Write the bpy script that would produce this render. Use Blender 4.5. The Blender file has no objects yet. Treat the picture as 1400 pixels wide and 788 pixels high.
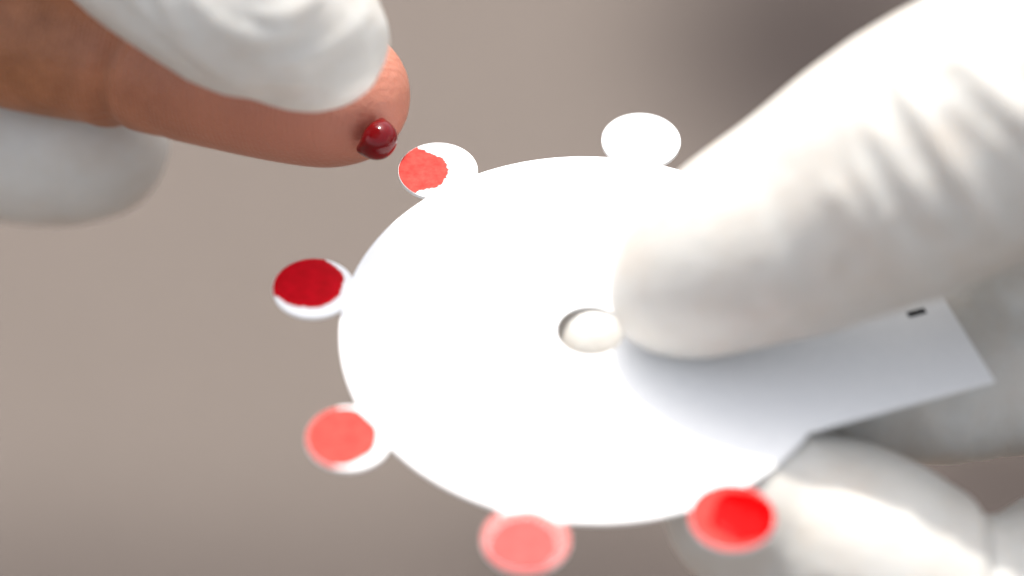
import bpy, bmesh, math, random
import numpy as np
from mathutils import Vector, Matrix

random.seed(4); np.random.seed(4)
scene = bpy.context.scene
COL = scene.collection

# ------------------------------------------------------------------ camera
FOC = 0.42                                   # distance to the sharp blood drop
PITCH = math.radians(40)
FOCUS_PT = Vector((0, 0, 1.0))               # hands are held about a metre above the ground
FWD = Vector((0, math.cos(PITCH), -math.sin(PITCH)))
UPV = Vector((0, math.sin(PITCH), math.cos(PITCH)))
CAMP = FOCUS_PT - FWD * FOC
WPX = 0.108 / 1400
cam = bpy.data.cameras.new('camera'); camo = bpy.data.objects.new('camera', cam)
COL.objects.link(camo); scene.camera = camo
camo.location = CAMP; camo.rotation_euler = (math.pi / 2 - PITCH, 0, 0)
cam.sensor_width = 36; cam.lens = 36 * FOC / 0.108
cam.clip_start = 0.01; cam.clip_end = 2000
cam.dof.use_dof = True; cam.dof.focus_distance = FOC; cam.dof.aperture_fstop = 7.0

# ------------------------------------------------------------------ light
SUN_EL, SUN_AZ = math.radians(69), math.radians(-11)     # from beyond the hands, a little to the right
world = bpy.data.worlds.new('World'); scene.world = world; world.use_nodes = True
wn = world.node_tree.nodes; wl = world.node_tree.links
sky = wn.new('ShaderNodeTexSky'); sky.sky_type = 'NISHITA'; sky.sun_disc = False
sky.sun_elevation = SUN_EL; sky.sun_rotation = SUN_AZ
sky.air_density = 1.0; sky.dust_density = 4.0; sky.ozone_density = 0.6
hz = wn.new('ShaderNodeHueSaturation'); hz.inputs['Saturation'].default_value = 0.3      # thin white haze over the whole sky
wl.new(sky.outputs[0], hz.inputs['Color']); wl.new(hz.outputs[0], wn['Background'].inputs[0]); wn['Background'].inputs[1].default_value = 0.15
sun = bpy.data.lights.new('sun', 'SUN'); suno = bpy.data.objects.new('sun', sun); COL.objects.link(suno)
sun.energy = 2.05; sun.angle = math.radians(0.53); sun.color = (1.0, 0.95, 0.88)
SDIR = Vector((math.sin(SUN_AZ) * math.cos(SUN_EL), math.cos(SUN_AZ) * math.cos(SUN_EL), math.sin(SUN_EL)))
suno.rotation_euler = SDIR.to_track_quat('Z', 'Y').to_euler(); suno.location = (0.3, 1.0, 3)
scene.view_settings.view_transform = 'Standard'; scene.view_settings.look = 'None'
scene.view_settings.exposure = 1.2; scene.view_settings.gamma = 1

# ------------------------------------------------------------------ helpers
def P(px, py, d):
    """point seen at photo pixel (px, py), d metres in front of the camera"""
    k = WPX / FOC * d
    return CAMP + FWD * d + Vector((1, 0, 0)) * ((px - 700) * k) + UPV * (-(py - 394) * k)

def nodes(name):
    m = bpy.data.materials.new(name); m.use_nodes = True
    return m, m.node_tree.nodes, m.node_tree.links, m.node_tree.nodes['Principled BSDF']

def noise(n, l, scale, detail=4, rough=0.5, coord=None, dist=0.0):
    t = n.new('ShaderNodeTexNoise'); t.inputs['Scale'].default_value = scale
    t.inputs['Detail'].default_value = detail; t.inputs['Roughness'].default_value = rough
    t.inputs['Distortion'].default_value = dist
    if coord is not None: l.new(coord, t.inputs['Vector'])
    return t

def ramp(n, l, src, stops):
    r = n.new('ShaderNodeValToRGB'); e = r.color_ramp.elements
    while len(e) < len(stops): e.new(0.5)
    for el, (p, c) in zip(e, stops):
        el.position = p; el.color = (*c, 1)
    l.new(src, r.inputs[0]); return r

def bump(n, l, src, b, strength, dist, prev=None):
    k = n.new('ShaderNodeBump'); k.inputs['Strength'].default_value = strength
    k.inputs['Distance'].default_value = dist; l.new(src, k.inputs['Height'])
    if prev is not None: l.new(prev.outputs[0], k.inputs['Normal'])
    l.new(k.outputs[0], b.inputs['Normal']); return k

def geo(n):
    return n.new('ShaderNodeTexCoord').outputs['Object']

def link(name, me, mat, parent=None, smooth=True):
    o = bpy.data.objects.new(name, me); COL.objects.link(o)
    if mat: me.materials.append(mat)
    if smooth: me.polygons.foreach_set('use_smooth', [True] * len(me.polygons))
    if parent:
        o.parent = parent
    return o

def empty(name, loc, label, cat, group=None):
    o = bpy.data.objects.new(name, None); COL.objects.link(o); o.location = loc
    o.empty_display_size = 0.01; o['label'] = label; o['category'] = cat
    if group: o['group'] = group
    return o

def place(o, parent):
    """parent keeping world placement (meshes are written in world coordinates)"""
    o.parent = parent; o.matrix_parent_inverse = Matrix.Translation(parent.location).inverted()
    return o

CAMX = np.array((1.0, 0, 0)); CUP = np.array(UPV); CFW = np.array(FWD)
# --- implicit surfaces: chains of round cones, smooth unions, surface nets
def spline(ctrl, n=7):
    c = np.array(ctrl, float)
    e = np.vstack([2 * c[0] - c[1], c, 2 * c[-1] - c[-2]])
    out = []
    for i in range(1, len(e) - 2):
        for t in np.linspace(0, 1, n, endpoint=False):
            a, b, cc, d = e[i - 1], e[i], e[i + 1], e[i + 2]
            out.append(0.5 * (2 * b + (cc - a) * t + (2 * a - 5 * b + 4 * cc - d) * t ** 2 + (-a + 3 * b - 3 * cc + d) * t ** 3))
    out.append(c[-1]); return np.array(out)

def chain(pts, n=7):
    """pts: (px, py, depth, radius in photo pixels at that depth) -> rows x y z r"""
    rows = []
    for px, py, d, r in pts:
        p = P(px, py, d); rows.append((p.x, p.y, p.z, r * WPX * d / FOC))
    return spline(rows, n)

class Field:
    def __init__(s, chains, vox, pad=0.004):
        a = np.vstack(chains); r = a[:, 3:4]
        s.lo = (a[:, :3] - r).min(0) - pad; hi = (a[:, :3] + r).max(0) + pad
        s.n = np.ceil((hi - s.lo) / vox).astype(int) + 1; s.vox = vox
    def blank(s): return np.full(s.n, 0.03, np.float32)
    def axes(s, i0, i1):
        return [(s.lo[k] + s.vox * np.arange(i0[k], i1[k])).astype(np.float32) for k in range(3)]
    def add(s, F, ch, k=0.0, flat=None):
        """union a chain into F; flat=(axis, factor) squashes its section along axis"""
        m = 0.006
        for a, b in zip(ch[:-1], ch[1:]):
            rr = max(a[3], b[3]) + m
            lo = np.minimum(a[:3], b[:3]) - rr; hi = np.maximum(a[:3], b[:3]) + rr
            i0 = np.clip(np.floor((lo - s.lo) / s.vox).astype(int), 0, s.n); i1 = np.clip(np.ceil((hi - s.lo) / s.vox).astype(int) + 1, 0, s.n)
            if (i1 <= i0).any(): continue
            X, Y, Z = s.axes(i0, i1)
            d = b[:3] - a[:3]; L = float(d @ d) + 1e-12
            px = X[:, None, None] - a[0]; py = Y[None, :, None] - a[1]; pz = Z[None, None, :] - a[2]
            t = np.clip((px * d[0] + py * d[1] + pz * d[2]) / L, 0, 1)
            qx, qy, qz = px - t * d[0], py - t * d[1], pz - t * d[2]
            q = qx * qx + qy * qy + qz * qz
            if flat is not None:
                ax, f = flat
                q = q + (1 / f ** 2 - 1) * (qx * ax[0] + qy * ax[1] + qz * ax[2]) ** 2
            v = np.sqrt(q) - (a[3] + t * (b[3] - a[3]))
            sl = tuple(slice(i0[j], i1[j]) for j in range(3))
            F[sl] = smin(F[sl], v.astype(np.float32), k)
        return F

def smin(a, b, k):
    if k <= 0: return np.minimum(a, b)
    h = np.maximum(k - np.abs(a - b), 0) / k
    return np.minimum(a, b) - h * h * k * 0.25

def nets(F, lo, vox):
    s = F < 0; n = np.array(F.shape)
    cnt = np.zeros(n - 1, np.int8)
    for dx in (0, 1):
        for dy in (0, 1):
            for dz in (0, 1):
                cnt += s[dx:n[0] - 1 + dx, dy:n[1] - 1 + dy, dz:n[2] - 1 + dz]
    act = np.argwhere((cnt > 0) & (cnt < 8))
    idx = np.full(n - 1, -1, np.int32); idx[tuple(act.T)] = np.arange(len(act))
    acc = np.zeros((len(act), 3)); num = np.zeros(len(act))
    cor = [np.array(c) for c in [(x, y, z) for x in (0, 1) for y in (0, 1) for z in (0, 1)]]
    for i in range(8):
        for j in range(i + 1, 8):
            if np.abs(cor[i] - cor[j]).sum() != 1: continue
            fa = F[tuple((act + cor[i]).T)].astype(float); fb = F[tuple((act + cor[j]).T)].astype(float)
            w = (fa < 0) != (fb < 0)
            t = np.where(w, fa / np.where(w, fa - fb, 1), 0)
            acc[w] += (cor[i] + t[:, None] * (cor[j] - cor[i]))[w]; num[w] += 1
    V = (act + acc / num[:, None]) * vox + lo
    quads = []
    for ax in range(3):
        u, v = (ax + 1) % 3, (ax + 2) % 3
        sl0 = [slice(None)] * 3; sl1 = [slice(None)] * 3
        sl0[ax] = slice(0, n[ax] - 1); sl1[ax] = slice(1, n[ax])
        A, B = s[tuple(sl0)], s[tuple(sl1)]
        e = np.argwhere(A != B)
        ok = (e[:, u] > 0) & (e[:, v] > 0) & (e[:, u] < n[u] - 1) & (e[:, v] < n[v] - 1); e = e[ok]
        flip = A[tuple(e.T)]
        def c(du, dv):
            q = e.copy(); q[:, u] += du; q[:, v] += dv; return idx[tuple(q.T)]
        q = np.stack([c(-1, -1), c(0, -1), c(0, 0), c(-1, 0)], 1)
        q[~flip] = q[~flip][:, ::-1]
        quads.append(q)
    return V, np.vstack(quads)

def normals(V, Q):
    fn = np.cross(V[Q[:, 2]] - V[Q[:, 0]], V[Q[:, 3]] - V[Q[:, 1]])
    N = np.zeros_like(V)
    for i in range(4): np.add.at(N, Q[:, i], fn)
    return N / (np.linalg.norm(N, axis=1, keepdims=True) + 1e-15)

def relax(V, Q, it=3, lam=0.5):
    E = np.vstack([Q[:, [0, 1]], Q[:, [1, 2]], Q[:, [2, 3]], Q[:, [3, 0]]])
    for _ in range(it):
        S = np.zeros_like(V); c = np.zeros(len(V))
        np.add.at(S, E[:, 0], V[E[:, 1]]); np.add.at(c, E[:, 0], 1)
        np.add.at(S, E[:, 1], V[E[:, 0]]); np.add.at(c, E[:, 1], 1)
        V = V + lam * (S / c[:, None] - V)
    return V

def to_mesh(name, V, Q, origin):
    me = bpy.data.meshes.new(name)
    me.vertices.add(len(V)); me.vertices.foreach_set('co', (V - np.array(origin)).astype(np.float32).ravel())
    me.loops.add(Q.size); me.loops.foreach_set('vertex_index', Q.astype(np.int32).ravel())
    me.polygons.add(len(Q)); me.polygons.foreach_set('loop_start', np.arange(0, Q.size, 4, dtype=np.int32))
    me.update(calc_edges=True); me.validate(); return me

def sm(x, a, b):
    t = np.clip((x - a) / (b - a), 0, 1); return t * t * (3 - 2 * t)

def fold(V, N, a, b, side, folds):
    """raise glove creases that cross a finger running a -> b; side = direction the creases open to.
    folds: (mm along from a, slope mm per mm sideways, width mm, height mm, from, to: sideways range mm)"""
    a, b, side = np.array(a), np.array(b), np.array(side, float)
    ax = (b - a) / np.linalg.norm(b - a); side = side - ax * (side @ ax); side /= np.linalg.norm(side)
    d = V - a; s = d @ ax * 1000; q = d @ side * 1000
    rad = np.linalg.norm(d - np.outer(d @ ax, ax), axis=1)
    D = np.zeros(len(V))
    for s0, slope, w, h, q0, q1 in folds:
        g = np.exp(-((s - s0 - slope * q) / w) ** 2)
        D += h * g * sm(q, q0, q0 + 5) * (1 - sm(q, q1 - 3, q1))
    D *= (rad < 0.019) * 0.001
    return V + N * D[:, None]

def arcs(V, N, c, axis, rings):
    """creases curving round a fingertip: rings of (radius mm, width mm, height mm, angle from, angle to) about axis through c"""
    c = np.array(c); axis = np.array(axis); u = CAMX - axis * (CAMX @ axis); u /= np.linalg.norm(u); w = np.cross(axis, u)
    d = V - c; x = d @ u * 1000; y = d @ w * 1000; r = np.hypot(x, y); an = np.degrees(np.arctan2(y, x)); z = d @ axis
    D = np.zeros(len(V))
    for r0, wd, h, a0, a1, ecc in rings:
        da = (an - a0) % 360; span = (a1 - a0) % 360
        m = sm(da, 0, span * .3) * (1 - sm(da, span * .7, span)) * (da < span)
        D += h * m * np.exp(-((r - r0 - ecc * np.cos(np.radians(an - a0))) / wd) ** 2)
    D *= (np.linalg.norm(d, axis=1) < 0.03) * (z < 0.004) * 0.001
    return V + N * D[:, None]

def crumple(V, N, c, reach, amp, scale, stretch=None):
    """low irregular rumples of loose glove within reach of c"""
    from mathutils import noise as mn
    c = np.array(c); d = np.linalg.norm(V - c, axis=1); idx = np.nonzero(d < reach)[0]
    D = np.zeros(len(V))
    for i in idx:
        p = V[i]
        if stretch is not None: p = p - stretch * ((p @ stretch) * 0.65)
        q = Vector(p * scale); t = mn.noise(q * 0.6)
        D[i] = (1 - abs(mn.noise(q + Vector((t, -t, t)) * 0.8)) * 2.2) * amp * (1 - sm(d[i], reach * .6, reach))
    return V + N * D[:, None]

# ------------------------------------------------------------------ materials
def mat_glove(name, base, mottled=0.0):
    m, n, l, b = nodes(name); c = geo(n)
    t = noise(n, l, 300, 4, 0.6, c); r = ramp(n, l, t.outputs[0], [(0.3, tuple(x * (1 - mottled) for x in base)), (0.62, base)])
    # the hand inside shows through the thin stretched latex in places
    sk = noise(n, l, 130, 5, 0.6, c); mr = n.new('ShaderNodeMapRange'); l.new(sk.outputs[0], mr.inputs[0]); mr.inputs[1].default_value = 0.45; mr.inputs[2].default_value = 0.75; mr.inputs[4].default_value = 0.6
    mx = n.new('ShaderNodeMix'); mx.data_type = 'RGBA'; l.new(mr.outputs[0], mx.inputs[0]); l.new(r.outputs[0], mx.inputs[6]); mx.inputs[7].default_value = (base[0] * .86, base[1] * .77, base[2] * .70, 1)
    l.new(mx.outputs[2], b.inputs['Base Color'])
    b.inputs['Roughness'].default_value = 0.42; b.inputs['Specular IOR Level'].default_value = 0.4
    b.inputs['Subsurface Weight'].default_value = 0.4; b.inputs['Subsurface Scale'].default_value = 0.003
    b.inputs['Subsurface Radius'].default_value = (1.0, 0.75, 0.55)
    w = noise(n, l, 220, 3, 0.5, c, 1.5); f = noise(n, l, 1500, 3, 0.6, c)
    k = bump(n, l, w.outputs[0], b, 0.2, 0.001); bump(n, l, f.outputs[0], b, 0.1, 0.0001, k)
    return m
M_GLOVE = mat_glove('latex_glove', (0.54, 0.525, 0.49), 0.05)

def mat_skin():
    m, n, l, b = nodes('brown_skin'); c = geo(n)
    t = noise(n, l, 170, 7, 0.65, c)
    base = ramp(n, l, t.outputs[0], [(0.3, (0.225, 0.084, 0.034)), (0.7, (0.36, 0.142, 0.064))])
    # the squeezed tip is flushed with blood
    tip = P(500, 150, 0.421) - SKIN_O
    vm = n.new('ShaderNodeVectorMath'); vm.operation = 'DISTANCE'; l.new(c, vm.inputs[0]); vm.inputs[1].default_value = tip
    fl = ramp(n, l, vm.outputs['Value'], [(0.0, (1, 1, 1)), (1.0, (0, 0, 0))]); 
    mr = n.new('ShaderNodeMapRange'); mr.inputs[1].default_value = 0.002; mr.inputs[2].default_value = 0.036
    mr.inputs[3].default_value = 1; mr.inputs[4].default_value = 0; l.new(vm.outputs['Value'], mr.inputs[0])
    mx = n.new('ShaderNodeMix'); mx.data_type = 'RGBA'; l.new(mr.outputs[0], mx.inputs[0])
    l.new(base.outputs[0], mx.inputs[6]); mx.inputs[7].default_value = (0.46, 0.18, 0.122, 1)
    # skin wetted with blood round the prick
    v2 = n.new('ShaderNodeVectorMath'); v2.operation = 'DISTANCE'; l.new(c, v2.inputs[0]); v2.inputs[1].default_value = P(513, 190, .4178) - SKIN_O
    rg_ = noise(n, l, 1100, 4, 0.6, c); a2 = n.new('ShaderNodeMath'); a2.operation = 'MULTIPLY_ADD'; l.new(rg_.outputs[0], a2.inputs[0]); a2.inputs[1].default_value = 0.0016; l.new(v2.outputs['Value'], a2.inputs[2])
    m2 = n.new('ShaderNodeMapRange'); m2.interpolation_type = 'SMOOTHSTEP'; l.new(a2.outputs[0], m2.inputs[0]); m2.inputs[1].default_value = 0.0022; m2.inputs[2].default_value = 0.0042; m2.inputs[3].default_value = 0.4; m2.inputs[4].default_value = 0
    mw = n.new('ShaderNodeMix'); mw.data_type = 'RGBA'; l.new(m2.outputs[0], mw.inputs[0]); l.new(mx.outputs[2], mw.inputs[6]); mw.inputs[7].default_value = (0.20, 0.012, 0.012, 1)
    l.new(mw.outputs[2], b.inputs['Base Color'])
    n.remove(fl)
    b.inputs['Roughness'].default_value = 0.48; b.inputs['Specular IOR Level'].default_value = 0.4
    b.inputs['Subsurface Weight'].default_value = 0.35; b.inputs['Subsurface Scale'].default_value = 0.003
    b.inputs['Subsurface Radius'].default_value = (1.0, 0.35, 0.2)
    w = n.new('ShaderNodeTexWave'); w.wave_type = 'RINGS'; w.rings_direction = 'SPHERICAL'
    mp = n.new('ShaderNodeMapping'); mp.inputs['Location'].default_value = -tip; l.new(c, mp.inputs['Vector']); l.new(mp.outputs[0], w.inputs['Vector'])
    w.inputs['Scale'].default_value = 620; w.inputs['Distortion'].default_value = 4.0; w.inputs['Detail'].default_value = 1; w.inputs['Detail Scale'].default_value = 0.6
    k = bump(n, l, w.outputs['Fac'], b, 0.2, 0.00012)
    p = noise(n, l, 900, 4, 0.6, c); bump(n, l, p.outputs[0], b, 0.6, 0.0003, k)
    return m

def mat_paper():
    m, n, l, b = nodes('filter_paper'); c = geo(n)
    t = noise(n, l, 700, 6, 0.7, c); r = ramp(n, l, t.outputs[0], [(0.3, (0.84, 0.845, 0.85)), (0.7, (0.88, 0.88, 0.88))])
    l.new(r.outputs[0], b.inputs['Base Color']); b.inputs['Roughness'].default_value = 0.9; b.inputs['Specular IOR Level'].default_value = 0.15
    k = bump(n, l, t.outputs[0], b, 0.3, 0.0002)
    tr = n.new('ShaderNodeBsdfTranslucent'); tr.inputs[0].default_value = (0.85, 0.84, 0.82, 1); mix = n.new('ShaderNodeMixShader'); mix.inputs[0].default_value = 0.12
    o = n['Material Output']; l.new(b.outputs[0], mix.inputs[1]); l.new(tr.outputs[0], mix.inputs[2]); l.new(mix.outputs[0], o.inputs[0])
    return m
M_PAPER = mat_paper()

def mat_blood(name, c0, c1, rough, scale=900):
    m, n, l, b = nodes(name); c = geo(n)
    t = noise(n, l, scale, 5, 0.65, c); r = ramp(n, l, t.outputs[0], [(0.32, c0), (0.68, c1)])
    at = n.new('ShaderNodeAttribute'); at.attribute_name = 'soak_edge'              # blood thins out into the paper fibres
    fn = noise(n, l, 2600, 3, 0.7, c); ad = n.new('ShaderNodeMath'); ad.operation = 'MULTIPLY_ADD'; l.new(fn.outputs[0], ad.inputs[0]); ad.inputs[1].default_value = 0.9; l.new(at.outputs['Fac'], ad.inputs[2])
    mr = n.new('ShaderNodeMapRange'); mr.interpolation_type = 'SMOOTHSTEP'; l.new(ad.outputs[0], mr.inputs[0]); mr.inputs[1].default_value = 0.75; mr.inputs[2].default_value = 1.3
    mx = n.new('ShaderNodeMix'); mx.data_type = 'RGBA'; l.new(mr.outputs[0], mx.inputs[0]); l.new(r.outputs[0], mx.inputs[6]); mx.inputs[7].default_value = (0.86, 0.855, 0.85, 1)
    l.new(mx.outputs[2], b.inputs['Base Color']); b.inputs['Roughness'].default_value = rough
    b.inputs['Specular IOR Level'].default_value = 0.03 if rough < 0.3 else 0.06
    bump(n, l, t.outputs[0], b, 0.15, 0.0001)
    return m
M_STAIN_CORAL = mat_blood('dry_coral_blood', (0.36, 0.036, 0.030), (0.46, 0.072, 0.058), 0.85)
M_STAIN_PALE = mat_blood('pale_soaked_blood', (0.44, 0.065, 0.06), (0.50, 0.10, 0.09), 0.85)
M_STAIN_PINK = mat_blood('pink_soaked_rim', (0.48, 0.12, 0.11), (0.56, 0.19, 0.175), 0.85)
M_STAIN_DARK = mat_blood('dark_wet_blood', (0.32, 0.0004, 0.004), (0.46, 0.0008, 0.008), 0.4)
M_STAIN_RED = mat_blood('red_soaked_blood', (0.42, 0.03, 0.026), (0.5, 0.06, 0.05), 0.7)
M_STAIN_WET = mat_blood('bright_wet_blood', (0.38, 0.0006, 0.001), (0.46, 0.001, 0.002), 0.12)

def mat_drop():
    m, n, l, b = nodes('fresh_blood_drop')
    b.inputs['Base Color'].default_value = (0.12, 0.0004, 0.0022, 1); b.inputs['Roughness'].default_value = 0.09
    b.inputs['Specular IOR Level'].default_value = 0.3; b.inputs['Subsurface Weight'].default_value = 0.1; b.inputs['Subsurface Scale'].default_value = 0.001
    b.inputs['Subsurface Radius'].default_value = (1, 0.1, 0.08)
    return m

def on_ground(px, py):
    q = P(px, py, 1.0) - CAMP; t = -CAMP.z / q.z; g = CAMP + q * t; return g.x, g.y
DARK_PATCHES = [(*on_ground(1150, 60), 0.16, 0.20, 1.0), (*on_ground(860, 830), 0.20, 0.13, 0.7), (*on_ground(250, 900), 0.42, 0.15, 0.55), (*on_ground(1380, 650), 0.12, 0.12, 0.9),
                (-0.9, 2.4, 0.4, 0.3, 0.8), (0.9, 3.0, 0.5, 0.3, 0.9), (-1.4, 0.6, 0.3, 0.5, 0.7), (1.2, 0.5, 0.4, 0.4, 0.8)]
def mat_ground():
    m, n, l, b = nodes('dusty_soil'); c = geo(n)
    # darker patches in the paler ground colour, each with a ragged edge
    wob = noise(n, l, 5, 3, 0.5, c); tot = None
    for (x, y, rx, ry, k) in DARK_PATCHES:
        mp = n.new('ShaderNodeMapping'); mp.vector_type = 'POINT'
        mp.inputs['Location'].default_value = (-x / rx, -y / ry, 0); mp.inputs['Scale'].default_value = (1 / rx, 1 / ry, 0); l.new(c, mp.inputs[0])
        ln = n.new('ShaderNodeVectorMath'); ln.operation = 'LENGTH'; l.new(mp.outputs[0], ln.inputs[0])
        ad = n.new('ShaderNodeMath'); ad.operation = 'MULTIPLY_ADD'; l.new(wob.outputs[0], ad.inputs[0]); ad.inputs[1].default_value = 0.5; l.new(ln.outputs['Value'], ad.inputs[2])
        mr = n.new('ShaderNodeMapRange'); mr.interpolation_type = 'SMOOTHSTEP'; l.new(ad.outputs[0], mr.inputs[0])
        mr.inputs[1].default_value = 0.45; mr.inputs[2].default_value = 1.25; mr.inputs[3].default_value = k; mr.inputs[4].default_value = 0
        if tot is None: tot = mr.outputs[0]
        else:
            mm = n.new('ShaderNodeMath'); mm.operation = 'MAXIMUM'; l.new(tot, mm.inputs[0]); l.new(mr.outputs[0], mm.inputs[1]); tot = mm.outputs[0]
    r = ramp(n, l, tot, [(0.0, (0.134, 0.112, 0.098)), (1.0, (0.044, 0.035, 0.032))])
    g = noise(n, l, 60, 8, 0.7, c); r2 = ramp(n, l, g.outputs[0], [(0.3, (0.78, 0.78, 0.78)), (0.7, (1.1, 1.1, 1.1))])
    mx = n.new('ShaderNodeMix'); mx.data_type = 'RGBA'; mx.blend_type = 'MULTIPLY'; mx.inputs[0].default_value = 1
    l.new(r.outputs[0], mx.inputs[6]); l.new(r2.outputs[0], mx.inputs[7]); l.new(mx.outputs[2], b.inputs['Base Color'])
    b.inputs['Roughness'].default_value = 0.95; b.inputs['Specular IOR Level'].default_value = 0.1
    bump(n, l, g.outputs[0], b, 0.5, 0.01)
    return m

# ------------------------------------------------------------------ ground
def build_ground():
    bm = bmesh.new()
    rings = [0, 1, 2, 4, 8, 20, 60, 200, 700]; prev = None
    for R in rings[1:]:
        ring = [bm.verts.new((R * math.cos(a), R * math.sin(a), 0.012 * math.sin(3 * a + R) if R < 60 else 0)) for a in [i * math.tau / 48 for i in range(48)]]
        if prev is None: bm.faces.new(ring)
        else:
            for i in range(48): bm.faces.new((prev[i], ring[i], ring[(i + 1) % 48], prev[(i + 1) % 48]))
        prev = ring
    bmesh.ops.recalc_face_normals(bm, faces=bm.faces)
    me = bpy.data.meshes.new('ground'); bm.to_mesh(me); bm.free()
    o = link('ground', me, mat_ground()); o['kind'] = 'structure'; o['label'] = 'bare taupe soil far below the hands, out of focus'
build_ground()

# ------------------------------------------------------------------ filter paper
CN = (Vector((1, 0, 0)) * 0.01212 + UPV * 0.69455 - FWD * 0.71934).normalized()        # normal of the sheet
E1 = (Vector((1, 0, 0)) - CN * CN.x).normalized(); E2 = CN.cross(E1).normalized()
CC = P(802, 463, 0.404) + E1 * 0.000395 + E2 * 0.001067
R_D, R_T, THK = 25.45, 4.2, 0.4
HOLE = 3.45
TABS = [(78.3, 28.55), (124.3, 28.0), (168.5, 28.9), (211.5, 28.3), (256.6, 28.5), (298.6, 28.2)]      # hand-cut tabs: angle, centre radius
def sheet(name, outline, inner=None, parent=None, mat=None, top=0.0, thick=THK, walls=True):
    """flat piece in sheet coordinates (mm); outline and inner are point loops"""
    bm = bmesh.new()
    def loop(pts, z): return [bm.verts.new((x * .001, y * .001, z * .001)) for x, y in pts]
    to = loop(outline, top); bo = loop(outline, top - thick)
    if inner:
        ti = loop(inner, top); bi = loop(inner, top - thick); N = len(outline)
        for i in range(N):
            j = (i + 1) % N
            bm.faces.new((to[i], to[j], ti[j], ti[i])); bm.faces.new((bo[j], bo[i], bi[i], bi[j]))
            bm.faces.new((ti[i], ti[j], bi[j], bi[i])); bm.faces.new((to[j], to[i], bo[i], bo[j]))
    else:
        bm.faces.new(to); bm.faces.new(bo[::-1])
        for i in range(len(to)):
            if walls is True or walls[i]:
                j = (i + 1) % len(to); bm.faces.new((to[j], to[i], bo[i], bo[j]))
    me = bpy.data.meshes.new(name); bm.to_mesh(me); bm.free()
    return link(name, me, mat, parent, smooth=False)

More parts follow.
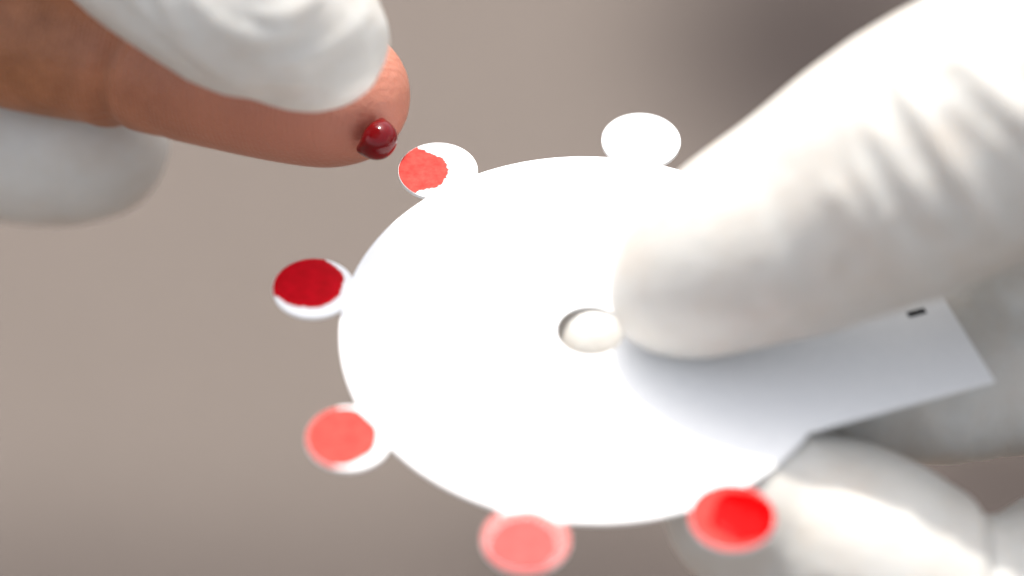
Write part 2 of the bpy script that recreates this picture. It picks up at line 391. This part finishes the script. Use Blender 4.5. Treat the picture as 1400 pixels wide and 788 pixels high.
def cpt(cx, cy, r, a): return (cx + r * math.cos(a), cy + r * math.sin(a))
paper = empty('filter_paper', CC, 'round white filter paper with six blood sampling tabs, held by its handle between gloved fingers', 'filter paper')
paper.rotation_euler = Matrix((E1, E2, CN)).transposed().to_euler()
rad = math.radians
def build_paper():
    N = 160
    sheet('disc', [cpt(0, 0, R_D, math.tau * i / N) for i in range(N)], [cpt(0, 0, HOLE, math.tau * i / N) for i in range(N)], paper, M_PAPER)
    # handle: rectangle butted against the disc
    h = rad(20.5); ax = Vector((math.cos(h), math.sin(h))); up = Vector((-math.sin(h), math.cos(h)))
    c0 = Vector((40.6, -6.36)); wid = 27.0
    c1 = c0 + up * wid
    pb = c0 - ax * 60
    def hit(c):                                   # walk back along the edge to the disc
        bq = -(c.dot(ax)); cq = c.dot(c) - R_D ** 2
        return c - ax * (-bq - math.sqrt(bq * bq - cq))
    q0, q1 = hit(c0), hit(c1)
    a0, a1 = math.atan2(q0.y, q0.x), math.atan2(q1.y, q1.x)
    out = [tuple(q0), tuple(c0), tuple(c1), tuple(q1)] + [cpt(0, 0, R_D, a1 + (a0 - a1) * i / 24) for i in range(1, 24)]
    hd = sheet('handle', out, None, paper, M_PAPER, walls=[True, True, True] + [False] * 24)
    mk, n, l, b = nodes('black_print'); b.inputs['Base Color'].default_value = (0.02, 0.02, 0.022, 1); b.inputs['Roughness'].default_value = 0.7
    m0 = Vector((32.6, 2.2)); d = ax; u = up
    sheet('printed_mark', [tuple(m0), tuple(m0 + d * 2.0), tuple(m0 + d * 2.0 + u * 0.8), tuple(m0 + u * 0.8)], None, hd, mk, top=0.03, thick=0.02)
    # tabs with their blood
    def blob(name, tab, R_C, a, cx, cy, rx, ry, rot, mat, h, jit=0.05, clip=True, base=0.0, seed=1, soft=0.14):
        """thin domed stain on a tab; (cx, cy) in tab axes: x outwards, y anticlockwise"""
        rnd = np.random.RandomState(seed); ph_ = rnd.rand(6) * 6.28; am = rnd.rand(6)
        bm = bmesh.new(); K = 180; lv = [(1.0, 0.0), (0.985, 0.6), (0.95, 0.9), (0.86, 0.985), (0.5, 1.0)]; fade = []
        rings = []
        for f, z in lv:
            ring = []
            for i in range(K):
                t = math.tau * i / K
                w = 1 + jit * sum(am[k] * math.sin((k + 3) * t + ph_[k]) for k in range(6)) / 2 + jit * 0.12 * (math.sin(19 * t + ph_[0] * 3) + math.sin(31 * t + ph_[1] * 5))
                x = cx + rx * w * math.cos(t) * math.cos(rot) - ry * w * math.sin(t) * math.sin(rot)
                y = cy + rx * w * math.cos(t) * math.sin(rot) + ry * w * math.sin(t) * math.cos(rot)
                cut = False
                if clip:
                    rr = math.hypot(x, y); lim = R_T - 0.03
                    if rr > lim * 0.985: cut = True
                    if rr > lim: x, y = x * lim / rr, y * lim / rr
                fade.append(0.0 if cut or soft == 0 else max(0.0, (f - 1 + soft) / soft))
                x, y = cx + (x - cx) * f, cy + (y - cy) * f
                X = (R_C + x) * math.cos(a) - y * math.sin(a); Y = (R_C + x) * math.sin(a) + y * math.cos(a)
                ring.append(bm.verts.new((X * .001, Y * .001, (base + 0.012 + h * z) * .001)))
            rings.append(ring)
        for p, q in zip(rings[:-1], rings[1:]):
            for i in range(K): bm.faces.new((p[i], p[(i + 1) % K], q[(i + 1) % K], q[i]))
        bm.faces.new(rings[-1])
        me = bpy.data.meshes.new(name); bm.to_mesh(me); bm.free()
        at = me.attributes.new('soak_edge', 'FLOAT', 'POINT'); at.data.foreach_set('value', fade)
        return link(name, me, mat, tab)
    for k in range(6):
        a = rad(TABS[k][0]); R_C = TABS[k][1]
        dt = math.acos((R_D ** 2 + R_C ** 2 - R_T ** 2) / (2 * R_D * R_C)); ph = math.acos((R_C ** 2 + R_T ** 2 - R_D ** 2) / (2 * R_C * R_T))
        arc = [cpt(R_C * math.cos(a), R_C * math.sin(a), R_T, a + (-math.pi + ph) + (math.tau - 2 * ph) * i / 60) for i in range(61)]
        back = [cpt(0, 0, R_D, a + dt - 2 * dt * i / 16) for i in range(1, 16)]
        tab = sheet('tab', arc + back, None, paper, M_PAPER, walls=[True] * 60 + [False] * 16)
        if k == 0: tab['label'] = 'clean white tab without blood'
        if k == 1:
            o = blob('blood_stain', tab, R_C, a, 1.35, 1.9, 3.7, 3.3, 0.6, M_STAIN_CORAL, 0.02, 0.10, seed=3); tab['label'] = 'tab half covered by a dry coral blood stain'
        if k == 2:
            o = blob('blood_stain', tab, R_C, a, 0.8, -0.5, 3.95, 3.7, 0, M_STAIN_DARK, 0.10, 0.04, soft=0.08, seed=5); tab['label'] = 'tab covered by a dark red wet blood stain'
        if k == 3:
            o = blob('blood_stain', tab, R_C, a, 0.9, -0.6, 4.0, 4.0, 0, M_STAIN_CORAL, 0.03, 0.03, soft=0.05, seed=7); tab['label'] = 'tab with a coral red blood stain'
        if k == 4:
            blob('soaked_rim', tab, R_C, a, 0.9, 0, 4.7, 4.8, 0, M_STAIN_PINK, 0.012, 0.03, soft=0.1, seed=9)
            o = blob('blood_stain', tab, R_C, a, 1.0, -0.05, 3.7, 3.5, 0, M_STAIN_PALE, 0.03, 0.02, soft=0.03, base=0.02, seed=10); tab['label'] = 'tab soaked with pale coral blood'
        if k == 5:
            blob('soaked_rim', tab, R_C, a, 0.05, 0, 4.3, 4.3, 0, M_STAIN_RED, 0.02, 0.02, soft=0, seed=12)
            o = blob('blood_stain', tab, R_C, a, 0.5, 0.9, 3.2, 3.1, 0, M_STAIN_WET, 0.3, 0.07, soft=0, base=0.02, seed=13); tab['label'] = 'tab with a bright red wet pool of blood'
build_paper()

# ------------------------------------------------------------------ hands
VOX = 0.00075

def hand(name, label, cat, group, part, palm, fingers, origin, mat, kf=0.0012, kp=0.006, folds=(), flats=None, creases=()):
    fld = Field(palm + fingers, VOX)
    G = fld.blank()
    for i, c in enumerate(fingers):
        g = fld.add(fld.blank(), c, 0.0, (flats or {}).get(i)); G = smin(G, g, kf)
    H = fld.blank()
    for c in palm: H = fld.add(H, c, 0.010)
    G = smin(G, H, kp)
    V, Q = nets(G, fld.lo, VOX); V = relax(V, Q, 3)
    for f in folds:
        V = fold(V, normals(V, Q), *f)
    for f in creases:
        V = f(V, normals(V, Q))
    V = relax(V, Q, 1, 0.3)
    root = empty(name, origin, label, cat, group)
    o = link(part, to_mesh(part, V, Q, origin), mat, root)
    return root, o

# right gloved hand: thumb on the paper, index below it, middle finger lower still
th = chain([(919, 399, .4002, 88), (957, 374, .3988, 117), (1020, 338, .3967, 139), (1120, 291, .3955, 161), (1260, 215, .392, 187),
            (1420, 140, .389, 195), (1600, 95, .390, 215), (1800, 90, .392, 235)])
ix = chain([(805, 478, .4117, 78), (900, 490, .4124, 98), (1050, 505, .4128, 110), (1200, 520, .4132, 112), (1350, 508, .4155, 118), (1500, 475, .420, 132), (1700, 400, .428, 130), (1900, 330, .43, 140)])
md = chain([(1030, 692, .4010, 124), (1110, 720, .4016, 133), (1200, 764, .3988, 139), (1300, 832, .398, 133), (1340, 862, .399, 136), (1430, 832, .4025, 144), (1560, 740, .418, 140), (1750, 620, .425, 145), (1950, 520, .43, 145)])
rg = chain([(1180, 960, .40, 112), (1330, 1000, .404, 120), (1450, 1040, .408, 125), (1560, 980, .414, 130), (1760, 830, .425, 138), (1960, 710, .432, 140)])
pk = chain([(1330, 1180, .404, 95), (1430, 1220, .41, 105), (1540, 1230, .415, 110), (1650, 1150, .42, 115), (1800, 1010, .43, 122), (1970, 880, .435, 125)])
palm_r = [chain([(1385, 205, .4150, 105), (1500, 260, .418, 112), (1600, 330, .421, 125), (1650, 410, .427, 130)]), chain([(1850, 200, .40, 200), (2000, 420, .425, 190), (2100, 700, .432, 175), (2080, 880, .438, 140)]),
          chain([(1980, 480, .428, 170), (2250, 420, .43, 220), (2500, 380, .43, 230)]),
          chain([(2050, 760, .435, 160), (2300, 560, .435, 220), (2500, 420, .432, 240), (2800, 380, .435, 300)])]
ORG_R = P(1950, 450, .43)
t0, t1 = P(914, 403, .4003), P(1420, 140, .389)
thumb_folds = (t0, t1, -CUP - CAMX * .2 - CFW * .2, [
    (21.5, 0.25, 1.3, 0.40, 0, 13), (25.6, 0.02, 0.8, 0.50, 1, 14), (28.6, 0.16, 1.3, 0.65, -3, 12), (33.2, 0.10, 1.0, 0.85, -6, 14), (35.4, 0.45, 0.7, 0.35, 0, 14),
    (39.8, 0.34, 1.5, 0.95, -5, 14), (45.0, 0.20, 1.1, 0.7, -3, 14), (15.0, -0.3, 1.6, 0.30, 0, 11)])
right, glove_r = hand('gloved_hand', 'white gloved hand at the right, thumb pressing on the round filter paper', 'gloved hand', 'gloved hands',
                      'glove', palm_r, [th, ix, md, rg, pk], ORG_R, M_GLOVE, folds=[thumb_folds, (P(1200, 764, .3988), P(1430, 815, .400), CAMX * .1 - CFW, [(9.0, 0.1, 0.7, -0.55, -6, 16), (7.2, 0.1, 1.2, 0.25, -6, 16), (11.0, 0.1, 1.2, 0.2, -6, 16)])], creases=[lambda V, N: crumple(V, N, P(1330, 250, .38), 0.026, 0.00018, 150),
                      lambda V, N: crumple(V, N, P(1280, 700, .40), 0.026, 0.00015, 110), lambda V, N: crumple(V, N, P(1230, 590, .412), 0.012, 0.0006, 150)])

# left gloved hand: squeezes the bare finger between thumb and index
lt = chain([(432, 52, .4040, 99), (392, 20, .4035, 123), (320, -30, .4035, 149), (215, -120, .405, 165), (80, -290, .406, 165), (-60, -480, .405, 185), (-120, -640, .41, 210)])
li = chain([(122, 192, .4465, 110), (60, 193, .4485, 117), (-80, 168, .453, 116), (-230, 80, .462, 118), (-310, -120, .466, 122), (-330, -360, .458, 130), (-300, -600, .448, 140), (-250, -760, .44, 145)])
lm = chain([(-190, 330, .478, 105), (-270, 300, .484, 112), (-370, 180, .488, 118), (-420, -60, .486, 124), (-430, -380, .474, 132), (-400, -620, .46, 140), (-340, -800, .45, 145)])
lr = chain([(-230, 420, .497, 100), (-370, 310, .504, 108), (-480, 130, .506, 116), (-530, -120, .50, 122), (-530, -420, .487, 130), (-490, -680, .468, 138), (-420, -860, .455, 140)])
lp = chain([(-420, 330, .517, 85), (-530, 210, .522, 95), (-620, 20, .52, 102), (-650, -200, .512, 108), (-640, -480, .497, 116), (-580, -740, .475, 122), (-480, -920, .458, 130)])
palm_l = [chain([(-120, -620, .41, 200), (-280, -760, .435, 180), (-420, -860, .45, 160), (-500, -940, .457, 130)]),
          chain([(-250, -760, .432, 180), (-220, -1080, .432, 220), (-180, -1300, .432, 230)]),
          chain([(-420, -880, .45, 150), (-320, -1120, .445, 220), (-190, -1350, .435, 240), (-100, -1700, .44, 290)])]
ORG_L = P(-250, -800, .435)
a0_, a1_ = P(432, 52, .4065), P(80, -290, .403)
LC = P(375, -25, .405)
left_creases = [lambda V, N: arcs(V, N, LC, CFW, [(4.2, 0.8, 0.5, 350, 130, .8), (6.8, 0.8, 0.65, 40, 190, -.9), (8.7, 0.6, 0.5, 10, 110, 1.0), (10.4, 0.7, 0.5, 80, 200, .5), (2.0, 0.6, .3, 60, 200, .3)]),
                lambda V, N: crumple(V, N, P(330, -20, .40), 0.022, 0.0004, 190, np.array((P(432, 52, .4065) - P(80, -290, .403)).normalized()))]
left, glove_l = hand('gloved_hand', 'white gloved hand at the upper left squeezing a bare finger', 'gloved hand', 'gloved hands',
                     'glove', palm_l, [lt, li, lm, lr, lp], ORG_L, M_GLOVE, creases=left_creases, flats={0: (CFW, 0.95)})

# bare hand of the patient
pf = chain([(466, 131, .4235, 96), (440, 127, .424, 103), (380, 115, .425, 106), (300, 100, .427, 104), (185, 72, .430, 106), (60, 42, .433, 116), (-80, 10, .437, 118), (-260, -25, .441, 122), (-420, -50, .444, 132), (-640, -60, .448, 138), (-820, -60, .45, 145)])
p2 = chain([(-320, 560, .53, 95), (-380, 470, .535, 105), (-470, 320, .52, 112), (-600, 180, .495, 125), (-820, 90, .472, 135)])
p3 = chain([(-260, 700, .53, 92), (-380, 600, .535, 104), (-540, 440, .52, 112), (-730, 290, .495, 125), (-900, 200, .475, 132)])
p4 = chain([(-470, 760, .52, 82), (-560, 660, .525, 92), (-690, 500, .512, 98), (-840, 370, .492, 108), (-980, 280, .475, 120)])
pt = chain([(-330, -330, .41, 95), (-470, -340, .412, 110), (-640, -280, .42, 125), (-820, -200, .43, 150)])
palm_p = [chain([(-840, -60, .45, 140), (-930, 90, .465, 140), (-1000, 240, .475, 125)]),
          chain([(-860, -160, .44, 150), (-1080, -20, .455, 190), (-1350, 60, .47, 210)]),
          chain([(-960, 160, .468, 140), (-1160, 120, .468, 190), (-1350, 80, .47, 210), (-1750, 120, .48, 260)])]
SKIN_O = P(-900, 0, .455)
skin_root, skin_body = hand('bare_hand', 'bare brown-skinned hand, its pricked fingertip bleeding, squeezed by gloved fingers', 'hand', None,
                            'skin', palm_p, [pf, p2, p3, p4, pt], SKIN_O, mat_skin(),
                            folds=[(P(466, 126, .4235), P(60, 42, .433), -CUP - CFW * .6, [(21.0, 0.35, 0.8, -0.7, -4, 14), (23.0, 0.4, 1.0, 0.25, -4, 14), (17.0, 0.2, 0.5, -0.15, -2, 12)])])

# fingernail on the far side of the bare finger
def build_nail():
    m, n, l, b = nodes('fingernail'); b.inputs['Base Color'].default_value = (0.55, 0.33, 0.26, 1); b.inputs['Roughness'].default_value = 0.3
    tipp, basep = P(466, 118, .4235), P(330, 100, .4265)
    ax = (tipp - basep).normalized(); out = (FWD * 0.97 - UPV * 0.1); out = (out - ax * out.dot(ax)).normalized(); sd = ax.cross(out)
    bm = bmesh.new(); g = []
    for i in range(9):
        row = []
        for j in range(9):
            u, v = i / 8, j / 4 - 1
            ang = v * 0.75; L = 0.0125 * u - 0.0035 * v * v * (u > 0.5) * (u - .5) * 2
            r = 0.0081 - 0.0006 * u
            row.append(bm.verts.new(tipp - ax * 0.007 + ax * L + out * (r * math.cos(ang)) + sd * (r * math.sin(ang)) - SKIN_O))
        g.append(row)
    for i in range(8):
        for j in range(8): bm.faces.new((g[i][j], g[i + 1][j], g[i + 1][j + 1], g[i][j + 1]))
    bmesh.ops.recalc_face_normals(bm, faces=bm.faces)
    bmesh.ops.solidify(bm, geom=bm.faces[:], thickness=0.0005)
    me = bpy.data.meshes.new('fingernail'); bm.to_mesh(me); bm.free(); link('fingernail', me, m, skin_root)
build_nail()

# ------------------------------------------------------------------ blood drop
def build_drop():
    c = P(517, 192, .4165)
    ch = []
    A = chain([(522, 166, .4171, 5), (521, 176, .4167, 12), (519, 189, .4164, 21), (516, 197, .4166, 20)], 5)
    B = chain([(494, 204, .4173, 7), (505, 201, .4168, 13), (517, 195, .4164, 20), (521, 189, .4164, 20)], 5)
    fld = Field([A, B], 0.0001, 0.0006)
    F = fld.add(fld.blank(), A); F = smin(F, fld.add(fld.blank(), B), 0.0010)
    V, Q = nets(F, fld.lo, 0.0001); V = relax(V, Q, 6)
    o = link('blood_drop', to_mesh('blood_drop', V, Q, c), mat_drop()); o.location = c
    o['label'] = 'dark red glossy blood drop hanging from the bare fingertip'; o['category'] = 'blood drop'
build_drop()
